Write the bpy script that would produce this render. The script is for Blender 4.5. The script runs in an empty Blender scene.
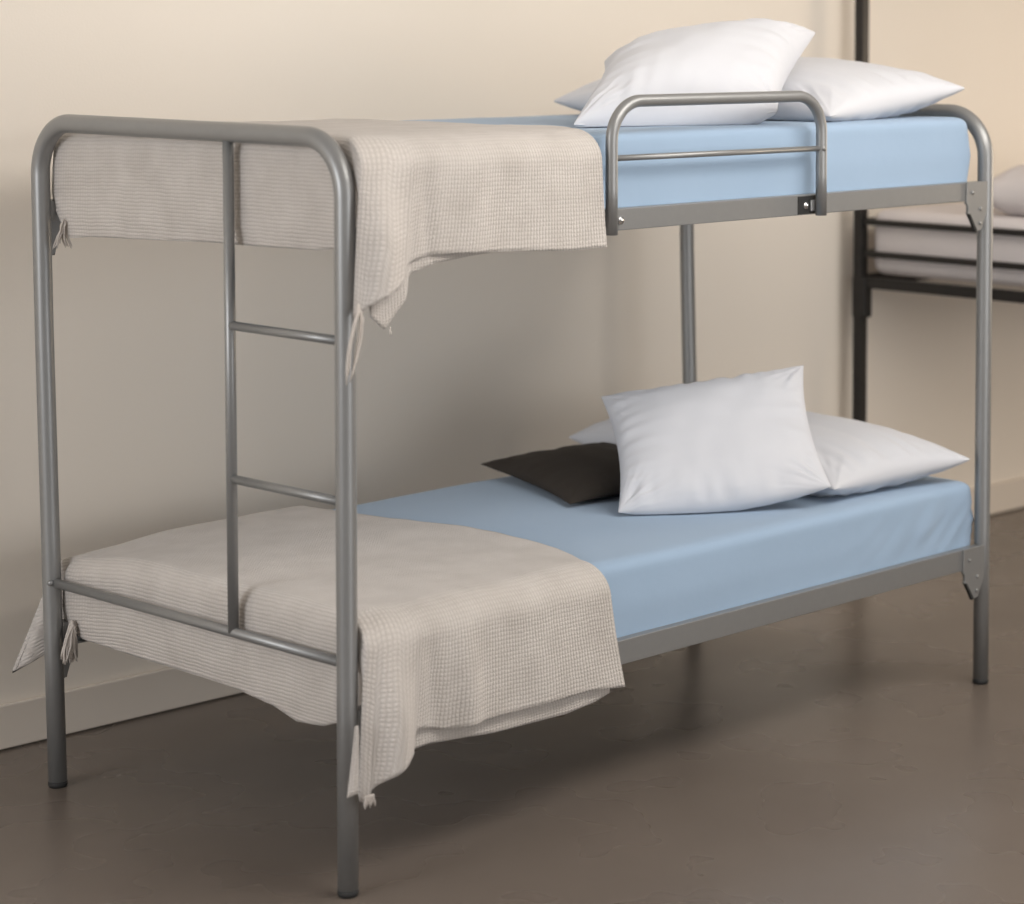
import bpy, bmesh, math, random
from mathutils import Vector, Matrix, noise
random.seed(7)
sc = bpy.context.scene
COL = sc.collection
PI = math.pi

# ------------------------------------------------------------------ helpers
def link(name, bm, mat, parent=None, smooth=True):
    me = bpy.data.meshes.new(name)
    bmesh.ops.recalc_face_normals(bm, faces=bm.faces[:])
    bm.to_mesh(me); bm.free()
    if smooth:
        for p in me.polygons: p.use_smooth = True
    o = bpy.data.objects.new(name, me)
    COL.objects.link(o)
    if mat: me.materials.append(mat)
    if parent: o.parent = parent
    return o

def thing(name, label, cat, loc=(0, 0, 0), group=None):
    o = bpy.data.objects.new(name, None); COL.objects.link(o)
    o.location = loc; o.empty_display_size = .1
    return tag(o, label, cat, group)

def tag(o, label=None, cat=None, group=None, kind=None):
    if label: o['label'] = label
    if cat: o['category'] = cat
    if group: o['group'] = group
    if kind: o['kind'] = kind
    return o

def tube(bm, pts, r, n=20, cap=True):
    pts = [Vector(p) for p in pts]
    rings = []
    up = None
    for i, p in enumerate(pts):
        a = pts[max(i-1, 0)]; b = pts[min(i+1, len(pts)-1)]
        t = (b-a).normalized()
        if up is None:
            up = Vector((0, 0, 1)) if abs(t.z) < .9 else Vector((1, 0, 0))
        s = t.cross(up).normalized(); up = s.cross(t).normalized()
        rr = r[i] if isinstance(r, (list, tuple)) else r
        rings.append([bm.verts.new(p + (s*math.cos(2*PI*k/n) + up*math.sin(2*PI*k/n))*rr) for k in range(n)])
    for A, B in zip(rings, rings[1:]):
        for k in range(n):
            bm.faces.new((A[k], A[(k+1) % n], B[(k+1) % n], B[k]))
    if cap:
        bm.faces.new(rings[0][::-1]); bm.faces.new(rings[-1])
    return bm

def bend(a, c, b, r, n=10):
    """points of a rounded corner of radius r at c, between a and b"""
    a, b, c = Vector(a), Vector(b), Vector(c)
    d1 = (a-c).normalized(); d2 = (b-c).normalized()
    ang = d1.angle(d2); t = r/math.tan(ang/2)
    p1 = c+d1*t; p2 = c+d2*t
    cen = c + (d1+d2).normalized()*(r/math.sin(ang/2))
    out = []
    v1 = p1-cen; v2 = p2-cen; w = v1.angle(v2)
    for i in range(n+1):
        f = i/n
        out.append(cen + (v1*math.sin((1-f)*w) + v2*math.sin(f*w))/math.sin(w))
    return out

def box(bm, lo, hi, bev=0.0):
    lo, hi = Vector(lo), Vector(hi)
    c = (lo+hi)/2; s = hi-lo
    r = bmesh.ops.create_cube(bm, size=1, matrix=Matrix.Translation(c) @ Matrix.Diagonal((*s, 1)))
    if bev:
        es = list({e for v in r['verts'] for e in v.link_edges})
        bmesh.ops.bevel(bm, geom=es, offset=bev, segments=3, profile=.5, affect='EDGES')
    return bm

def plate(bm, poly, y0, y1):
    """polygon in x,z extruded in y"""
    A = [bm.verts.new((x, y0, z)) for x, z in poly]
    B = [bm.verts.new((x, y1, z)) for x, z in poly]
    bm.faces.new(A); bm.faces.new(B[::-1])
    n = len(poly)
    for i in range(n): bm.faces.new((A[i], B[i], B[(i+1) % n], A[(i+1) % n]))
    return bm

def disc(bm, c, r, h, axis='y', n=20):
    rot = {'y': Matrix.Rotation(PI/2, 4, 'X'), 'x': Matrix.Rotation(PI/2, 4, 'Y'), 'z': Matrix.Identity(4)}[axis]
    bmesh.ops.create_cone(bm, cap_ends=True, segments=n, radius1=r, radius2=r, depth=h, matrix=Matrix.Translation(c) @ rot)
    return bm

def bevel_mod(o, w=.0015, seg=2):
    m = o.modifiers.new('bevel', 'BEVEL'); m.width = w; m.segments = seg; m.limit_method = 'ANGLE'
    m.harden_normals = False
    return o

def ip(keys, x):
    """smooth interpolation through (x,value) keys sorted by x"""
    if x <= keys[0][0]: return keys[0][1]
    for (a, va), (b, vb) in zip(keys, keys[1:]):
        if x <= b:
            f = (x-a)/(b-a)
            return va+(vb-va)*f
    return keys[-1][1]

def sm(a, b, x):
    f = min(1, max(0, (x-a)/(b-a))); return f*f*(3-2*f)

# ------------------------------------------------------------------ materials
def mat(name, col, rough=.5, metal=0.0, spec=.5):
    m = bpy.data.materials.new(name); m.use_nodes = True
    b = m.node_tree.nodes['Principled BSDF']
    b.inputs['Base Color'].default_value = (*col, 1)
    b.inputs['Roughness'].default_value = rough
    b.inputs['Metallic'].default_value = metal
    b.inputs['Specular IOR Level'].default_value = spec
    return m, m.node_tree, b

def N(nt, t, **kw):
    n = nt.nodes.new(t)
    for k, v in kw.items():
        if k in n.inputs: n.inputs[k].default_value = v
        else: setattr(n, k, v)
    return n

def noise_color(nt, b, c1, c2, scale, coord='Object', detail=4, bump=0.0, bscale=None, stretch=(1, 1, 1)):
    tc = N(nt, 'ShaderNodeTexCoord'); mp = N(nt, 'ShaderNodeMapping'); mp.inputs['Scale'].default_value = stretch
    nt.links.new(tc.outputs[coord], mp.inputs[0])
    nz = N(nt, 'ShaderNodeTexNoise', Scale=scale, Detail=detail)
    nt.links.new(mp.outputs[0], nz.inputs['Vector'])
    mx = N(nt, 'ShaderNodeMix', data_type='RGBA')
    mx.inputs[6].default_value = (*c1, 1); mx.inputs[7].default_value = (*c2, 1)
    cr = N(nt, 'ShaderNodeValToRGB'); cr.color_ramp.elements[0].position = .0; cr.color_ramp.elements[1].position = 1.0
    nt.links.new(nz.outputs[0], cr.inputs[0]); nt.links.new(cr.outputs[0], mx.inputs[0])
    nt.links.new(mx.outputs[2], b.inputs['Base Color'])
    if bump:
        n2 = N(nt, 'ShaderNodeTexNoise', Scale=bscale or scale, Detail=3)
        nt.links.new(mp.outputs[0], n2.inputs['Vector'])
        bp = N(nt, 'ShaderNodeBump', Strength=1.0, Distance=bump)
        nt.links.new(n2.outputs[0], bp.inputs['Height']); nt.links.new(bp.outputs[0], b.inputs['Normal'])
    return mp

def m_simple(name, c1, c2, scale, rough, metal=0, bump=0, bscale=None, spec=.5, stretch=(1, 1, 1), sheen=0):
    m, nt, b = mat(name, c1, rough, metal, spec)
    noise_color(nt, b, c1, c2, scale, bump=bump, bscale=bscale, stretch=stretch)
    if sheen:
        b.inputs['Sheen Weight'].default_value = sheen; b.inputs['Sheen Roughness'].default_value = .5
    return m

M = {}
M['steel'] = m_simple('silver_paint', (.265, .268, .268), (.29, .292, .29), 60, .38, .5, bump=.00004, bscale=900)
M['zinc'] = m_simple('zinc_bolt', (.75, .75, .76), (.85, .85, .85), 80, .2, 1)
M['rubber'] = m_simple('black_rubber', (.012, .012, .012), (.02, .02, .02), 50, .7)
M['dark'] = m_simple('dark_metal', (.010, .009, .008), (.015, .013, .012), 40, .45, .2)
M['wall'] = m_simple('wall_paint', (.805, .74, .655), (.825, .76, .675), 1.2, .75, bump=.0003, bscale=160, spec=.2)
M['trim'] = m_simple('baseboard_paint', (.70, .63, .55), (.73, .66, .58), 3, .5, spec=.3)
M['ceil'] = m_simple('ceiling_paint', (.8, .79, .77), (.82, .81, .79), 2, .9)
M['sheet'] = m_simple('blue_sheet', (.305, .415, .55), (.325, .435, .575), 9, .85, bump=.0006, bscale=22, spec=.15, sheen=.15)
M['pillow'] = m_simple('white_cotton', (.60, .61, .645), (.63, .64, .675), 6, .85, bump=.0008, bscale=18, spec=.15, sheen=.1)
M['brown'] = m_simple('dark_brown_cotton', (.036, .030, .025), (.046, .038, .032), 14, .85, bump=.0008, bscale=24, spec=.2)
M['bedding'] = m_simple('pale_bedding', (.66, .62, .62), (.70, .66, .66), 6, .85, spec=.15)
M['yarn'] = m_simple('fringe_yarn', (.5, .46, .42), (.6, .55, .51), 90, .95, bump=.0006, bscale=500, spec=.1)

# floor : polished concrete / resin
m, nt, b = mat('floor_resin', (.2, .17, .15), .34, 0, .45)
noise_color(nt, b, (.135, .110, .092), (.185, .153, .129), 2.2, detail=3, bump=.000012, bscale=150)
tc = N(nt, 'ShaderNodeTexCoord'); nz = N(nt, 'ShaderNodeTexNoise', Scale=3.5, Detail=2); mr = N(nt, 'ShaderNodeMapRange')
mr.inputs[3].default_value = .20; mr.inputs[4].default_value = .36
nt.links.new(tc.outputs['Object'], nz.inputs['Vector']); nt.links.new(nz.outputs[0], mr.inputs[0]); nt.links.new(mr.outputs[0], b.inputs['Roughness'])
M['floor'] = m

# blanket : beige waffle knit driven by cloth UV measured in metres
def knit():
    m, nt, b = mat('beige_waffle_knit', (.66, .60, .54), .95, 0, .1)
    b.inputs['Sheen Weight'].default_value = .25
    tc = N(nt, 'ShaderNodeTexCoord')
    nz0 = N(nt, 'ShaderNodeTexNoise', Scale=45, Detail=2)
    nt.links.new(tc.outputs['UV'], nz0.inputs['Vector'])
    sub = N(nt, 'ShaderNodeVectorMath', operation='SUBTRACT'); sub.inputs[1].default_value = (.5, .5, .5)
    nt.links.new(nz0.outputs['Color'], sub.inputs[0])
    sca = N(nt, 'ShaderNodeVectorMath', operation='SCALE'); sca.inputs['Scale'].default_value = .0042
    nt.links.new(sub.outputs[0], sca.inputs[0])
    add = N(nt, 'ShaderNodeVectorMath', operation='ADD')
    nt.links.new(tc.outputs['UV'], add.inputs[0]); nt.links.new(sca.outputs[0], add.inputs[1])
    sep = N(nt, 'ShaderNodeSeparateXYZ'); nt.links.new(add.outputs[0], sep.inputs[0])
    outs = []
    for ax, per in ((0, .0074), (1, .0080)):
        mu = N(nt, 'ShaderNodeMath', operation='MULTIPLY'); mu.inputs[1].default_value = PI/per
        nt.links.new(sep.outputs[ax], mu.inputs[0])
        si = N(nt, 'ShaderNodeMath', operation='SINE'); nt.links.new(mu.outputs[0], si.inputs[0])
        ab = N(nt, 'ShaderNodeMath', operation='ABSOLUTE'); nt.links.new(si.outputs[0], ab.inputs[0])
        outs.append(ab)
    mn = N(nt, 'ShaderNodeMath', operation='MULTIPLY')
    hf = N(nt, 'ShaderNodeMath', operation='MULTIPLY_ADD'); hf.inputs[1].default_value = .7; hf.inputs[2].default_value = .3
    nt.links.new(outs[1].outputs[0], hf.inputs[0])
    nt.links.new(outs[0].outputs[0], mn.inputs[0]); nt.links.new(hf.outputs[0], mn.inputs[1])
    nz = N(nt, 'ShaderNodeTexNoise', Scale=420, Detail=2); nt.links.new(tc.outputs['UV'], nz.inputs['Vector'])
    ad2 = N(nt, 'ShaderNodeMath', operation='MULTIPLY_ADD'); ad2.inputs[1].default_value = .55
    nt.links.new(nz.outputs[0], ad2.inputs[0]); nt.links.new(mn.outputs[0], ad2.inputs[2])
    bp = N(nt, 'ShaderNodeBump', Strength=.9, Distance=.0017)
    nt.links.new(ad2.outputs[0], bp.inputs['Height']); nt.links.new(bp.outputs[0], b.inputs['Normal'])
    nz2 = N(nt, 'ShaderNodeTexNoise', Scale=12, Detail=5); nt.links.new(tc.outputs['UV'], nz2.inputs['Vector'])
    f = N(nt, 'ShaderNodeMath', operation='MULTIPLY_ADD'); f.inputs[1].default_value = .5
    nt.links.new(mn.outputs[0], f.inputs[0]); nt.links.new(nz2.outputs[0], f.inputs[2])
    mx = N(nt, 'ShaderNodeMix', data_type='RGBA')
    mx.inputs[6].default_value = (.40, .363, .33, 1); mx.inputs[7].default_value = (.60, .56, .525, 1)
    nt.links.new(f.outputs[0], mx.inputs[0]); nt.links.new(mx.outputs[2], b.inputs['Base Color'])
    return m
M['knit'] = knit()

# ------------------------------------------------------------------ setting
WY, WS = 1.361, -.023            # wall line y = WY + WS*x
wa = math.atan(WS)
bm = bmesh.new(); box(bm, (-6, -7, -.1), (9, 2.2, 0))
tag(link('floor', bm, M['floor'], smooth=False), kind='structure')
def wallpiece(name, x0, x1, y0, y1, z0, z1, m, bev=0):
    bm = bmesh.new(); box(bm, (x0, y0, z0), (x1, y1, z1), bev)
    o = link(name, bm, m, smooth=False); o.location = (0, WY, 0); o.rotation_euler = (0, 0, wa)
    return tag(o, kind='structure')
wallpiece('wall_back', -6, 9, 0, .15, 0, 2.9, M['wall'])
wallpiece('baseboard_back', -6, 6.6, -.016, 0, 0.004, .108, M['trim'], .004)
bm = bmesh.new(); box(bm, (6.6, -7, 0), (6.75, WY+WS*6.6, 2.9)); tag(link('wall_right', bm, M['wall'], smooth=False), kind='structure')
bm = bmesh.new(); box(bm, (-6, -7, 2.9), (9, 2.2, 3.0)); tag(link('ceiling', bm, M['ceil'], smooth=False), kind='structure')

# ------------------------------------------------------------------ silver bunk bed
L, W, H, BT = 2.05, 1.065, 1.476, .044
R_LEG = .0203
bed = thing('bunk_bed', 'silver-grey tubular metal bunk bed with ladder at its foot end', 'bed')

def end_frame(name, x):
    a = (x, 0, .012); b = (x, 0, H); c = (x, W, H); d = (x, W-BT, .012)
    pts = [a] + [(x, 0, z) for z in (.4, .8, 1.2)] + bend(a, b, c, .115, 14) + [(x, .4, H), (x, .7, H)] + bend(b, c, d, .115, 14)
    for f in (.25, .5, .75): pts.append(tuple(Vector((x, W, H-.12)).lerp(Vector(d), f)))
    pts.append(d)
    bm = bmesh.new(); tube(bm, pts, R_LEG, 28)
    fr = link(name, bm, M['steel'], bed)
    for y in (0, W-BT):
        bm = bmesh.new(); tube(bm, [(x, y, .0), (x, y, .004), (x, y, .013)], [.0185, .0208, .0208], 24)
        link('rubber_foot', bm, M['rubber'], fr)
    return fr
foot = end_frame('foot_frame', 0.0)
head = end_frame('head_frame', L)
def bar(name, a, b, r, parent=bed, m='steel'):
    bm = bmesh.new(); a = Vector(a); b = Vector(b)
    tube(bm, [a, a.lerp(b, .5), b], r, 18); return link(name, bm, M[m], parent)
yb = lambda z: (W-BT) + BT*z/H
bar('cross_bar', (0, .0, .457), (0, yb(.457)-.012, .457), .0105)
bm = bmesh.new(); bmesh.ops.create_uvsphere(bm, u_segments=12, v_segments=8, radius=.008, matrix=Matrix.Translation((-.012, yb(.457)-.014, .459)))
link('weld_cap', bm, M['steel'], bed)
bar('cross_bar', (L, 0, .335), (L, yb(.335), .335), .0105)
bar('ladder_stile', (0, .372, H-.01), (0, .366, .457), .0112)
for z in (1.085, .772): bar('ladder_rung', (0, .366, z), (0, 0, z), .0092)

def side_rail(y, z0, z1, sgn):
    """square-edged angle section along x with hooked end brackets"""
    bm = bmesh.new()
    x0, x1 = R_LEG*.8, L-R_LEG*.8
    box(bm, (x0, y-.012*1, z0), (x1, y+.012*1, z1))
    lo, hi = sorted((y, y+sgn*.05)); box(bm, (x0+.02, lo, z0+.012), (x1-.02, hi, z0+.016))
    r = link('side_rail', bm, M['steel'], bed, smooth=False); bevel_mod(r, .0025, 3)
    yo = y-sgn*.0125
    for s, xe in ((1, x0), (-1, x1)):
        q_ = .45 if (s == 1 and sgn == -1) else 1
        X = lambda d: xe+s*d*q_
        hgt = z1-z0
        poly = [(X(-.004), z1+.001), (X(.083), z1+.001), (X(.085), z0-.004), (X(.078), z0-.012), (X(.077), z0-.026),
                (X(.080), z0-.030), (X(.050), z0-.072), (X(.036), z0-.078), (X(.020), z0-.074), (X(.012), z0-.055), (X(-.002), z0-.03)]
        a_, b_ = sorted((yo-sgn*.005, yo+sgn*.003))
        bm = bmesh.new(); plate(bm, poly, a_, b_)
        br = link('bracket', bm, M['steel'], r, smooth=False); bevel_mod(br, .0012)
        for dx, zz, rr in ((.060, (z0+z1)/2-.002, .0045), (.026, z0-.022, .0050), (.028, z0-.058, .0045)):
            bm = bmesh.new(); disc(bm, (X(dx), yo-sgn*.006, zz), rr, .003)
            link('rivet', bm, M['steel'], r)
        bm = bmesh.new()
        pp = [(X(.081), z0-.032), (X(.075), z0-.032), (X(.046), z0-.074), (X(.053), z0-.078)]
        a_, b_ = sorted((yo-sgn*.010, yo-sgn*.002))
        plate(bm, pp, a_, b_); link('hook_edge', bm, M['rubber'], r, smooth=False)
    return r
side_rail(0, 1.256, 1.303, 1); side_rail(0, .311, .365, 1)
side_rail(W-.006, 1.256, 1.303, -1); side_rail(W-.035, .311, .365, -1)

# guard rail
GY = -.031; g0, g1 = .684, 1.368; GT = 1.534; GR = .0133
a = (g0, GY, 1.25); b = (g0, GY, GT); c = (g1, GY, GT-.0); d = (g1, GY, 1.254)
bm = bmesh.new()
tube(bm, [a, (g0, GY, 1.35)] + bend(a, b, c, .085, 12) + [(1.0, GY, GT)] + bend(b, c, d, .085, 12) + [(g1, GY, 1.35), d], GR, 22)
guard = link('guard_rail', bm, M['steel'], bed)
bar('guard_bar', (g0, GY, 1.413), (g1-.002, GY, 1.411), .0065, guard)
bm = bmesh.new(); disc(bm, (g1-.004, GY-.008, 1.411), .0062, .012); link('weld_end', bm, M['steel'], guard)
for bx in (.727, 1.333):
    bm = bmesh.new(); disc(bm, (bx, -.0145, 1.278), .0085, .005); disc(bm, (bx, -.018, 1.278), .0055, .006, n=6)
    link('bolt', bm, M['zinc'], guard)
bm = bmesh.new(); box(bm, (1.306, -.0135, 1.258), (g1, -.0118, 1.300)); bevel_mod(link('slot_plate', bm, M['rubber'], guard, smooth=False), .001)
bm = bmesh.new(); box(bm, (1.346, -.020, 1.264), (g1, -.0136, 1.290)); bevel_mod(link('clamp', bm, M['steel'], guard, smooth=False), .002)
bm = bmesh.new(); box(bm, (g0, -.020, 1.262), (g0+.018, -.0125, 1.292)); bevel_mod(link('clamp', bm, M['steel'], guard, smooth=False), .002)

# ------------------------------------------------------------------ mattresses
def mattress(lo, hi, r, label, amp=.0025, seed=0, wrinkle=True):
    lo, hi = Vector(lo), Vector(hi); s = hi-lo
    bm = bmesh.new()
    bmesh.ops.create_cube(bm, size=1)
    bmesh.ops.subdivide_edges(bm, edges=bm.edges[:], cuts=1, use_grid_fill=True)
    # dense grid per face
    bm.free(); bm = bmesh.new()
    div = (150, 80, 22)
    cache = {}
    def vert(i, j, k):
        key = (i, j, k)
        if key in cache: return cache[key]
        def warp(i, n):           # concentrate rows near the edges
            f = i/n
            return .5-.5*math.cos(PI*f) if n < 50 else f*.6+.4*(.5-.5*math.cos(PI*f))
        p = Vector((lo.x+s.x*warp(i, div[0]), lo.y+s.y*warp(j, div[1]), lo.z+s.z*warp(k, div[2])))
        q = Vector((min(max(p.x, lo.x+r), hi.x-r), min(max(p.y, lo.y+r), hi.y-r), min(max(p.z, lo.z+.016), hi.z-r*.55)))
        d = p-q
        if d.length > 1e-6:
            e = Vector((d.x/r, d.y/r, d.z/(r*.55 if d.z > 0 else .016)))
            pw = 2.6
            ln = (abs(e.x)**pw+abs(e.y)**pw+abs(e.z)**pw)**(1/pw)
            if ln > 1e-6: 
                mx = max(abs(e.x), abs(e.y), abs(e.z))
                d = d*(mx/ln)
            p = q+d
        n = noise.noise(Vector((p.x*2.3+seed, p.y*2.7, p.z*6)))*amp
        n += noise.noise(Vector((p.x*9+seed, p.y*9, p.z*14)))*amp*.25
        side = 1-abs((p.z-(lo.z+s.z/2))/(s.z/2))
        if p.y < lo.y+.02: p.y -= side*.004-n
        if p.y > hi.y-.02: p.y += side*.004
        if p.x > hi.x-.02: p.x += side*.016
        if p.z > lo.z+.03: p.z -= .010*max(0, p.y)*(p.z-lo.z)/s.z
        if hi.z < 1 and p.z > lo.z+.03: p.z -= .022*sm(.72, 1.0, p.y)*sm(.35, .06, p.x)
        if p.z > hi.z-.03: p.z += n
        if wrinkle and p.y < lo.y+.03 and p.x > hi.x-.7:
            w = sm(hi.x-.7, hi.x-.15, p.x)*side
            ph = (p.x*.8-p.z*1.1)
            p.y += w*.009*noise.noise(Vector((ph*34, (p.x+p.z)*5, seed)))
        cache[key] = bm.verts.new(p); return cache[key]
    def quad(f, A, B):
        for i in range(A):
            for j in range(B):
                bm.faces.new((f(i, j), f(i+1, j), f(i+1, j+1), f(i, j+1)))
    X, Y, Z = div
    for k in (0, Z): quad(lambda i, j, k=k: vert(i, j, k), X, Y)
    for j in (0, Y): quad(lambda i, k, j=j: vert(i, j, k), X, Z)
    for i in (0, X): quad(lambda j, k, i=i: vert(i, j, k), Y, Z)
    o = link('mattress', bm, M['sheet'])
    return tag(o, label, 'mattress')
mattress((.045, .0135, 1.2725), (2.008, 1.03, 1.467), .045, 'light blue sheeted mattress on the upper bunk behind the guard rail', seed=3, wrinkle=False)
mattress((.045, .0135, .3275), (2.036, 1.0, .531), .05, 'light blue sheeted mattress on the lower bunk under the dark cushion', seed=11, amp=.004)

# ------------------------------------------------------------------ blankets
def build_sheet(rows_list, uvfun=None):
    """list of strips; each strip is a grid [col][row] of (pos, uv)"""
    bm = bmesh.new(); uvl = bm.loops.layers.uv.new('UVMap')
    for grid in rows_list:
        V = [[bm.verts.new(p) for p, uv in col] for col in grid]
        for i in range(len(grid)-1):
            for j in range(len(grid[0])-1):
                q = (V[i][j], V[i+1][j], V[i+1][j+1], V[i][j+1])
                uv = (grid[i][j][1], grid[i+1][j][1], grid[i+1][j+1][1], grid[i][j+1][1])
                f = bm.faces.new(q)
                for lp, u in zip(f.loops, uv): lp[uvl].uv = u
    bmesh.ops.remove_doubles(bm, verts=bm.verts[:], dist=.00005)
    bmesh.ops.dissolve_degenerate(bm, edges=bm.edges[:], dist=.00001)
    return bm

def blanket(zt, P, label):
    """zt: height of the top surface;  P: dict of profile keys"""
    x_in, y_in, y_bk = .062, .045, .985 if zt < 1 else 1.02
    und = lambda x, y: .004*noise.noise(Vector((x*5+zt, y*4, .3))) + .0015*noise.noise(Vector((x*17, y*15, zt)))
    xr = P['right']                                   # y -> right edge x on top
    NR = 34
    nx, ny = 96, 90
    top = []
    for i in range(nx+1):
        col = []
        for j in range(ny+1):
            y = y_in+(y_bk-y_in)*j/ny
            x = x_in+(ip(xr, y)-x_in)*i/nx
            crown = P.get('crown', 0)*(1-((y-.5)/.5)**2)
            z = zt+und(x, y)+crown-.012*y
            # soft drop toward the far foot corner
            z -= P.get('cdrop', .0)*sm(.75, 1.05, y)*sm(.35, .03, x)
            col.append((Vector((x, y, z)), (x, y)))
        top.append(col)
    # front skirt
    def front(xt, base, t, layer=0):
        r = .062
        if layer == 0:
            R0 = ip(xr, y_in); xt = .02+(xt-.062)/(R0-.062)*(R0-.02)
        hem = ip(P['hem'] if layer == 0 else P['hem2'], xt)
        yo = -.033 if layer == 0 else -.022
        yb0 = base.y
        ln = base.z-hem
        ta = t*ln
        th = min(1, ta/(r*1.25))*PI/2
        y = yb0+(yo-yb0)*math.sin(th)
        z = base.z-r*(1-math.cos(th)) if ta < r*1.25 else base.z-r-(ta-r*1.25)/(ln-r*1.25)*(ln-r)
        s = t
        ex = .25+1.05*sm(.02, .12, xt)
        x = base.x+(ip(P['xb'], xt)-base.x)*s**ex if layer == 0 else base.x+(ip(P['xb'], xt)-xt)*s**1.3
        # folds
        if layer == 0:
            for (c0, slope, wdt, amp) in P['folds']:
                cx = c0+slope*s
                g = math.exp(-((xt-cx)/wdt)**2)
                y -= amp*g*sm(.12, .75, s)
            y -= ip(P['bulge'], xt)*sm(.1, .9, s)
        y += .004*noise.noise(Vector((xt*9, s*1.2, zt+layer*3)))*s
        return Vector((x, y, z))
    fr = []
    for i in range(nx, -1, -1):
        base = top[i][0][0]
        col = []
        for k in range(NR+1):
            t = k/NR
            p = front(base.x, base, t) if k else base.copy()
            col.append((p, (base.x, y_in-t*(base.z-ip(P['hem'], base.x)))))
        fr.append(col)
    # narrow return at the corner beside the leg, then the foot skirt
    def foot(yt, base, t):
        hem = ip(P['fhem'], yt)
        r = .045
        ln = base.z-hem; ta = t*ln
        th = min(1, ta/(r*1.3))*PI/2
        x = base.x+(.0245-base.x)*math.sin(th)
        z = base.z-r*(1-math.cos(th)) if ta < r*1.3 else base.z-r-(ta-r*1.3)/(ln-r*1.3)*(ln-r)
        y = base.y+ip(P['fyb'], yt)*t**(1.5-1.1*sm(.8, 1, yt))
        x -= ip(P['fbulge'], yt)*math.sin(PI*min(1, t*1.05))**2 * 1.0
        x += .006*sm(.8, 1, t)
        x += .003*noise.noise(Vector((yt*8, t*2, zt)))*t
        return Vector((x, y, z))
    first_foot = None
    ft = []
    corner = top[0][0][0]
    NC = 8
    fpt = fr[-1]
    f0 = []
    for k in range(NR+1):
        f0.append(foot(y_in, corner, k/NR) if k else corner.copy())
    for c in range(NC+1):
        f = c/NC; col = []
        for k in range(NR+1):
            a = fpt[k][0]; b_ = f0[k]
            p = a.lerp(b_, f)
            # keep clear of the leg : pull to +x in the middle
            tt = k/NR
            p.x += (.006+.024*sm(.25, .5, tt))*math.sin(PI*f)*sm(.0, .1, tt)
            col.append((p, (.062-.05*f*tt, y_in-tt*.25)))
        ft.append(col)
    fs = []
    for j in range(ny+1):
        base = top[0][j][0]; col = []
        for k in range(NR+1):
            t = k/NR
            p = foot(base.y, base, t) if k else base.copy()
            col.append((p, (x_in-t*(base.z-ip(P['fhem'], base.y)), base.y)))
        fs.append(col)
    # far corner fan and back skirt
    def back(xt, base, t):
        hem = ip(P['bhem'], xt); r = .05
        ln = base.z-hem; ta = t*ln
        th = min(1, ta/(r*1.3))*PI/2
        yo = P['yback']
        y = base.y+(yo-base.y)*math.sin(th)
        z = base.z-r*(1-math.cos(th)) if ta < r*1.3 else base.z-r-(ta-r*1.3)/(ln-r*1.3)*(ln-r)
        x = base.x+ip(P['bxb'], xt)*t**1.1
        return Vector((x, y, z))
    bk = []
    for i in range(nx+1):
        base = top[i][ny][0]; col = []
        for k in range(NR+1):
            t = k/NR
            p = back(base.x, base, t) if k else base.copy()
            col.append((p, (base.x, y_bk+t*(base.z-ip(P['bhem'], base.x)))))
        bk.append(col)
    cb = []
    for c in range(NC+1):
        f = c/NC; col = []
        for k in range(NR+1):
            a = fs[-1][k][0]; b_ = bk[0][k][0]; tt = k/NR
            p = a.lerp(b_, f)
            p.x += P.get('cpull', .02)*math.sin(PI*f)*sm(.1, .5, tt)
            col.append((p, (.062-.05*f*tt, y_bk+tt*.22)))
        cb.append(col)
    strips = [top, fr, ft, fs, cb, bk]
    # the folded-under second layer seen below the hem
    n2 = 90; x2a, x2b = P['l2']
    l2 = []
    for i in range(n2+1):
        xt = x2a+(x2b-x2a)*i/n2
        base = Vector((xt, y_in-.01, zt-.012)); col = []
        for k in range(NR+1):
            t = k/NR
            p = front(xt, base, .25+.75*t, 1)
            p.y -= ip(P['b2'], xt)*sm(.3, 1, t)
            p.x = xt + ip(P['xb2'], xt)*sm(.3, 1, t)
            col.append((p, (xt+1.3, -t*(zt-ip(P['hem2'], xt)))))
        l2.append(col)
    strips.append(l2)
    bm = build_sheet(strips)
    o = link('blanket', bm, M['knit'])
    s = o.modifiers.new('thick', 'SOLIDIFY'); s.thickness = .0055; s.offset = 0
    tag(o, label, 'blanket')
    return o

def strands(name, parent, starts, r=.0017):
    """each strand: (start, end, sway)"""
    bm = bmesh.new()
    for a, b, sw in starts:
        a, b, sw = Vector(a), Vector(b), Vector(sw)
        pts = []
        for i in range(9):
            f = i/8
            pts.append(a.lerp(b, f)+sw*math.sin(PI*f)+Vector((noise.noise(a*60+Vector((f*3, 0, 0))), noise.noise(b*60+Vector((0, f*3, 0))), 0))*.002)
        tube(bm, pts, [r*1.1]*7+[r*.9, r*.4], 6)
    return link(name, bm, M['yarn'], parent)

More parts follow.
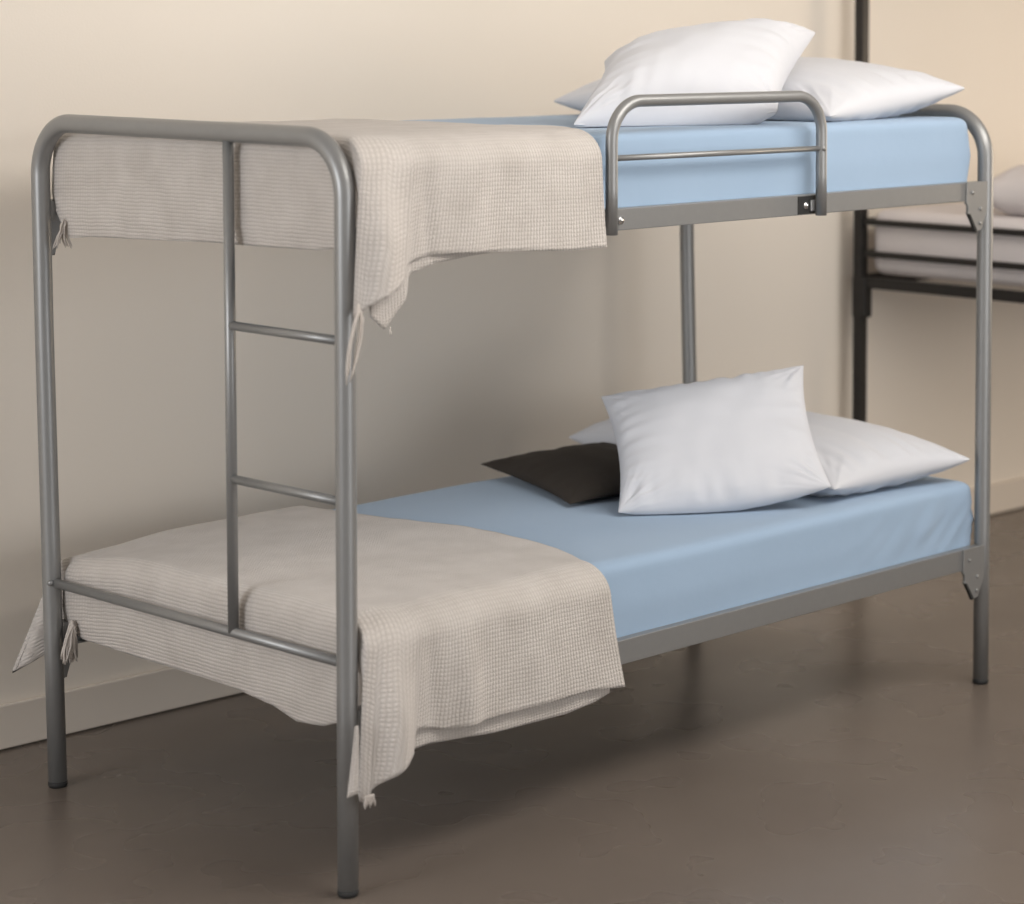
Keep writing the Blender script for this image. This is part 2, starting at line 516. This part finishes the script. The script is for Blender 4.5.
up = blanket(1.4745, dict(
    right=[(0, .645), (.045, .648), (.1, .67), (.35, .73), (.65, .76), (1, .78)],
    hem=[(.02, 1.135), (.045, 1.145), (.075, 1.172), (.105, 1.196), (.112, 1.224), (.15, 1.238), (.2, 1.243), (.31, 1.238), (.42, 1.234), (.545, 1.225), (.67, 1.226)],
    hem2=[(.02, 1.14), (.04, 1.128), (.068, 1.105), (.10, 1.14), (.122, 1.160), (.130, 1.205), (.20, 1.224), (.30, 1.232), (.37, 1.236)],
    xb=[(.02, -.010), (.06, .012), (.085, .055), (.11, .112), (.2, .2), (.5, .51), (.648, .664)],
    xb2=[(0, 0), (.1, 0), (.4, 0)], b2=[(.02, .012), (.12, .012), (.14, 0)],
    l2=(.034, .4),
    folds=[(.040, .04, .026, .032), (.13, .05, .018, -.006), (.27, .02, .045, .008), (.5, .0, .06, .004)],
    bulge=[(.02, .004), (.08, .012), (.112, .004), (.13, 0), (.7, 0)],
    fhem=[(.04, 1.262), (.12, 1.252), (.3, 1.247), (.44, 1.246), (.6, 1.240), (.9, 1.230), (.965, 1.222), (.99, 1.245), (1.02, 1.29)],
    fyb=[(.04, .0), (.5, .01), (.9, .01), (1.02, .035)],
    fbulge=[(.04, 0), (1, 0)],
    bhem=[(.06, 1.30), (.2, 1.25), (.9, 1.25)], bxb=[(.06, 0), (.9, 0)], yback=1.047, cpull=.02, cdrop=.004),
    'beige waffle-knit blanket with fringed corners hanging over the foot of the upper bunk')

lo_ = blanket(.543, dict(
    right=[(0, .665), (.045, .668), (.1, .694), (.18, .72), (.3, .740), (.5, .742), (.7, .71), (1, .66)],
    hem=[(.02, .196), (.034, .188), (.042, .184), (.047, .214), (.08, .236), (.115, .262), (.125, .306), (.16, .300), (.2, .288), (.27, .285), (.44, .284), (.57, .283), (.64, .274), (.68, .268)],
    hem2=[(.02, .2), (.06, .22), (.118, .255), (.15, .262), (.185, .264), (.34, .249), (.52, .243), (.6, .252), (.64, .262), (.66, .275)],
    xb=[(.02, -.002), (.06, .036), (.09, .075), (.115, .122), (.13, .14), (.2, .21), (.5, .53), (.668, .722)],
    xb2=[(0, 0), (.2, 0), (.66, .05)], b2=[(.02, 0), (.7, 0)],
    l2=(.09, .64),
    folds=[(.05, .04, .026, .028), (.135, .05, .02, -.006), (.24, .02, .032, .018), (.45, .03, .08, .005)],
    bulge=[(.02, .006), (.09, .016), (.12, .004), (.16, .0), (.2, .006), (.3, .004), (.7, 0)],
    fhem=[(.04, .325), (.09, .308), (.18, .300), (.26, .318), (.38, .330), (.67, .333), (.93, .335), (.96, .345), (.985, .37)],
    fyb=[(.04, .02), (.5, .01), (.9, .02), (.985, .05)],
    fbulge=[(.04, 0), (.14, .0), (1, 0)],
    bhem=[(.04, .238), (.1, .285), (.2, .30), (.9, .30)], bxb=[(.04, -.125), (.08, -.133), (.14, -.06), (.3, 0), (.9, 0)], yback=1.09, cpull=.06, cdrop=.026, crown=.0),
    'beige waffle-knit blanket with fringed corners draped over the foot of the lower bunk')

# fringes (yarn ends)
def bunch(cx, cy, z0, z1, n, spread, dirx=0, diry=0, sx=.01):
    out = []
    for i in range(n):
        ax = cx+random.uniform(-sx, sx)*.4; ay = cy+random.uniform(-sx, sx)*.4
        bx = cx+dirx+random.uniform(-spread, spread); by = cy+diry+random.uniform(-spread, spread)*.6
        zz = z1+random.uniform(0, .25)*(z0-z1)
        out.append(((ax, ay, z0+random.uniform(-.01, .004)), (bx, by, zz), (random.uniform(-.006, .006), random.uniform(-.004, .004), 0)))
    return out
s = []
for (ax, az, bx, bz, w_) in ((-.018, 1.165, -.046, 1.012, -.006), (-.012, 1.15, -.036, 1.016, .004), (-.016, 1.155, -.040, 1.03, -.008), (-.010, 1.14, -.030, 1.035, .006)):
    s.append(((ax, -.064, az), (bx, -.060, bz), (w_, 0, 0)))
strands('fringe', up, s, .0024)
strands('fringe', up, [((.066, -.050, 1.112), (.070, -.050, 1.094), (0, 0, 0))], .0022)
strands('fringe', up, bunch(.022, 1.0, 1.262, 1.195, 14, .02, -.002, .012), .0016)
strands('fringe', lo_, bunch(.014, .975, .375, .282, 36, .019, -.006, .006, .014), .0022)
s = []
for i in range(7):
    s.append(((-.006+.0030*i, -.063, .212), (-.010+.0042*i, -.064, .187+.004*(i % 3)), (0, 0, 0)))
strands('fringe', lo_, s, .0018)
# folded leaf of the lower blanket's corner beside the leg
g = []
for i in range(7):
    f = i/6; col = []
    for k in range(15):
        t = k/14
        z = .345-(.345-.212)*t + .004*math.sin(PI*f)
        w = .004+.024*t**.6
        xx = -.018-.020*t + w*(f)
        yy = -.046-.006*math.sin(PI*f)+.004*f
        col.append((Vector((xx, yy, z)), (f*.03+2, t*.15)))
    g.append(col)
lf = link('corner_fold', build_sheet([g]), M['knit'], lo_); sd = lf.modifiers.new('t', 'SOLIDIFY'); sd.thickness = .005; sd.offset = 0

# ------------------------------------------------------------------ pillows
def pillow(name, bl, br, tr, tl, thick, material, label, cat, low=.45, seed=0, pinch=.035, wr=1.0, group=None, n=104, zmin=None, ex=.45, sag=0):
    bl, br, tr, tl = map(Vector, (bl, br, tr, tl))
    cen = (bl+br+tr+tl)/4
    nrm = ((br-bl)+(tr-tl)).cross((tl-bl)+(tr-br)).normalized()
    wlen = ((br-bl).length+(tr-tl).length)/2; hlen = ((tl-bl).length+(tr-br).length)/2
    bm = bmesh.new()
    def P(i, j, side):
        u = i/n; v = j/n
        # denser near borders
        u = .5-.5*math.cos(PI*u)*(1); v = .5-.5*math.cos(PI*v)
        a, b_ = 2*u-1, 2*v-1
        # concave edges between the corner tips
        du = -a*(1-b_*b_)*pinch/wlen*2 * abs(a)**1.5
        dv = -b_*(1-a*a)*pinch/hlen*2 * abs(b_)**1.5
        uu = u+du*.5; vv = v+dv*.5
        p = bl.lerp(br, uu).lerp(tl.lerp(tr, uu), vv)
        e = max(0, (1-abs(a)**2.4))*max(0, (1-abs(b_)**2.4))
        h = thick*(e**ex)
        # gathers running in from the seams
        su = (1-abs(a)); sv = (1-abs(b_))
        g = 0
        g += math.exp(-sv/.22)*noise.noise(Vector((u*15+seed, sv*1.2, seed+b_)))*(sv > 0)
        g += math.exp(-su/.22)*noise.noise(Vector((v*13+seed*2, su*1.2, seed-a)))
        rad = math.exp(-((su)**2+(sv)**2)/.10)
        ang = math.atan2(sv+.02, su+.02)
        g += 1.2*rad*noise.noise(Vector((ang*9, seed+a*2, b_*2)))
        fac = min(1, e*4)
        h += wr*.016*g*fac
        h += .010*noise.noise(Vector((u*2.6+seed, v*2.4, seed)))*e + .004*noise.noise(Vector((u*7+seed, v*6, seed)))*e*wr
        off = h if side > 0 else -h*low
        if fac < .001: off = 0
        q = p+nrm*off
        if sag:
            wv = (1-v)**3*(1-a*a)
            q -= ((tl-bl).normalized()*.7+Vector((0, 0, 1))*.6)*sag*wv
        if zmin is not None and q.z < zmin: q.z = zmin-.12*(zmin-q.z)*0
        return q
    T = [[bm.verts.new(P(i, j, 1)) for j in range(n+1)] for i in range(n+1)]
    B = [[(T[i][j] if i in (0, n) or j in (0, n) else bm.verts.new(P(i, j, -1))) for j in range(n+1)] for i in range(n+1)]
    for i in range(n):
        for j in range(n):
            bm.faces.new((T[i][j], T[i+1][j], T[i+1][j+1], T[i][j+1]))
            try: bm.faces.new((B[i][j], B[i][j+1], B[i+1][j+1], B[i+1][j]))
            except ValueError: pass
    o = link(name, bm, material)
    return tag(o, label, cat, group)

# lower bunk
pillow('pillow', (1.53, .06, .572), (2.0, .00, .590), (1.97, .97, .60), (1.59, 1.06, .576), .10, M['pillow'],
       'white pillow lying flat at the head end of the lower bunk', 'pillow', low=.85, seed=2.2, zmin=.532, pinch=.025)
pillow('cushion', (1.09, .525, .538), (1.47, .44, .565), (1.58, .88, .582), (1.24, 1.02, .555), .038, M['brown'],
       'dark brown cushion lying on the lower bunk beside white pillows', 'cushion', low=.6, seed=5.5, pinch=.02, zmin=.53, wr=.5)
pillow('pillow', (1.09, .36, .541), (1.50, .045, .585), (1.69, .30, .836), (1.267, .60, .772), .075, M['pillow'],
       'white pillow propped up on the lower bunk, leaning over the dark cushion', 'pillow', low=.9, seed=8.1, pinch=.022, zmin=.532, wr=1.2, sag=.035)
# upper bunk
pillow('pillow', (1.46, .02, 1.482), (1.99, .02, 1.540), (1.97, .95, 1.53), (1.45, .97, 1.495), .10, M['pillow'],
       'white pillow lying flat at the head end of the upper bunk', 'pillow', low=.85, seed=13.7, zmin=1.467, pinch=.025)
pillow('pillow', (.82, .23, 1.473), (1.27, .02, 1.497), (1.66, .24, 1.679), (1.16, .48, 1.607), .115, M['pillow'],
       'white pillow propped up on the upper bunk behind the guard rail', 'pillow', low=.8, seed=17.3, pinch=.025, zmin=1.467, wr=1.2, sag=.02)

# ------------------------------------------------------------------ dark bunk bed behind
BX, BY0, BY1, BLEN = 3.0, .16, 1.20, 2.0
dark = thing('loft_bed', 'tall dark brown metal bed in the background beyond the silver bunk', 'bed', (BX, BY0, 0))
def dbox(name, lo, hi, bev=.003, parent=dark):
    bm = bmesh.new(); box(bm, Vector(lo)-Vector((BX, BY0, 0)), Vector(hi)-Vector((BX, BY0, 0)), bev)
    return link(name, bm, M['dark'], parent, smooth=False)
for px in (BX, BX+BLEN):
    for py in (BY0, BY1):
        p = dbox('post', (px-.017, py-.017, 0), (px+.017, py+.017, 2.05))
        dbox('bracket', (px-.020, py-.034 if py > .5 else py-.02, .77), (px+.020, py+.02 if py > .5 else py+.034, .90), .006, p)
    dbox('top_bar', (px-.015, BY0, 2.02), (px+.015, BY1, 2.05))
    dbox('end_rail', (px-.012, BY0, .865), (px+.012, BY1, .900))
    for z in (.974, 1.076): dbox('guard_bar', (px-.009, BY0, z-.010), (px+.009, BY1, z+.010))
for py in (BY0, BY1):
    dbox('side_rail', (BX, py-.012, .865), (BX+BLEN, py+.012, .905))
    for z in (.974, 1.076): dbox('guard_bar', (BX, py-.009, z-.009), (BX+BLEN, py+.009, z+.009))
def softbox(name, lo, hi, r, material, seed):
    lo, hi = Vector(lo), Vector(hi)
    bm = bmesh.new(); box(bm, lo, hi)
    bmesh.ops.bevel(bm, geom=bm.edges[:], offset=r, segments=5, profile=.5, affect='EDGES')
    return link(name, bm, material)
mb = softbox('mattress', (BX+.02, BY0+.022, .906), (BX+BLEN-.03, BY1-.022, 1.115), .04, M['bedding'], 1)
tag(mb, 'pale mattress on the dark metal bed in the background', 'mattress')
pillow('pillow', (BX+.03, .20, 1.185), (BX+.55, .20, 1.185), (BX+.55, .80, 1.18), (BX+.03, .80, 1.18), .12, M['bedding'],
       'pale pillow lying on the dark metal bed in the background', 'pillow', low=.8, seed=21, n=40, zmin=1.116)

# ------------------------------------------------------------------ camera
cam = bpy.data.cameras.new('camera'); co = bpy.data.objects.new('camera', cam); COL.objects.link(co)
yaw, pit, rol, fpx = .861146, .0546816, .00558882, 2418.56
fw = Vector((math.cos(pit)*math.sin(yaw), math.cos(pit)*math.cos(yaw), -math.sin(pit)))
r_ = Vector((math.cos(yaw), -math.sin(yaw), 0)); u_ = r_.cross(fw)
r2 = r_*math.cos(rol)+u_*math.sin(rol); u2 = -r_*math.sin(rol)+u_*math.cos(rol)
mw = Matrix((r2, u2, -fw)).transposed().to_4x4(); mw.translation = Vector((-2.91785, -3.70064, 1.69548))
co.matrix_world = mw
cam.sensor_fit = 'HORIZONTAL'; cam.sensor_width = 36; cam.lens = fpx/1024*36
cam.shift_x = -305.6/1024; cam.shift_y = -293.3/1024
cam.dof.use_dof = True; cam.dof.focus_distance = 5.35; cam.dof.aperture_fstop = 2.5
cam.clip_end = 60
sc.camera = co

# ------------------------------------------------------------------ light
def area(name, loc, target, size, power, col, sy=None):
    l = bpy.data.lights.new(name, 'AREA'); l.energy = power; l.color = col; l.shape = 'RECTANGLE'; l.size = size; l.size_y = sy or size
    o = bpy.data.objects.new(name, l); COL.objects.link(o); o.location = loc
    o.rotation_euler = (Vector(target)-Vector(loc)).to_track_quat('-Z', 'Y').to_euler(); return o
area('ceiling_lamp', (1.4, -1.3, 2.85), (1.2, .9, .6), 2.8, 100, (1, .945, .885), 1.6)
area('window_light', (.9, -5.8, 1.3), (1.2, 0, .95), 2.6, 62, (.98, .98, 1), 1.8)
area('side_fill_light', (-4.6, .2, 1.9), (0, .6, 1.2), 1.6, 80, (.96, .97, 1), 1.6)  # added fill brightening the foot-end cloth and left wall; no window stands here
area('warm_lamp', (5.4, -.9, 1.3), (1.2, 1.3, .7), .7, 26, (1, .82, .62))
w = bpy.data.worlds.new('world'); sc.world = w; w.use_nodes = True
w.node_tree.nodes['Background'].inputs[0].default_value = (1, .96, .91, 1)
w.node_tree.nodes['Background'].inputs[1].default_value = .62

vs = sc.view_settings
vs.view_transform = 'Standard'; vs.look = 'None'; vs.gamma = 1; vs.exposure = 0; vs.use_curve_mapping = False
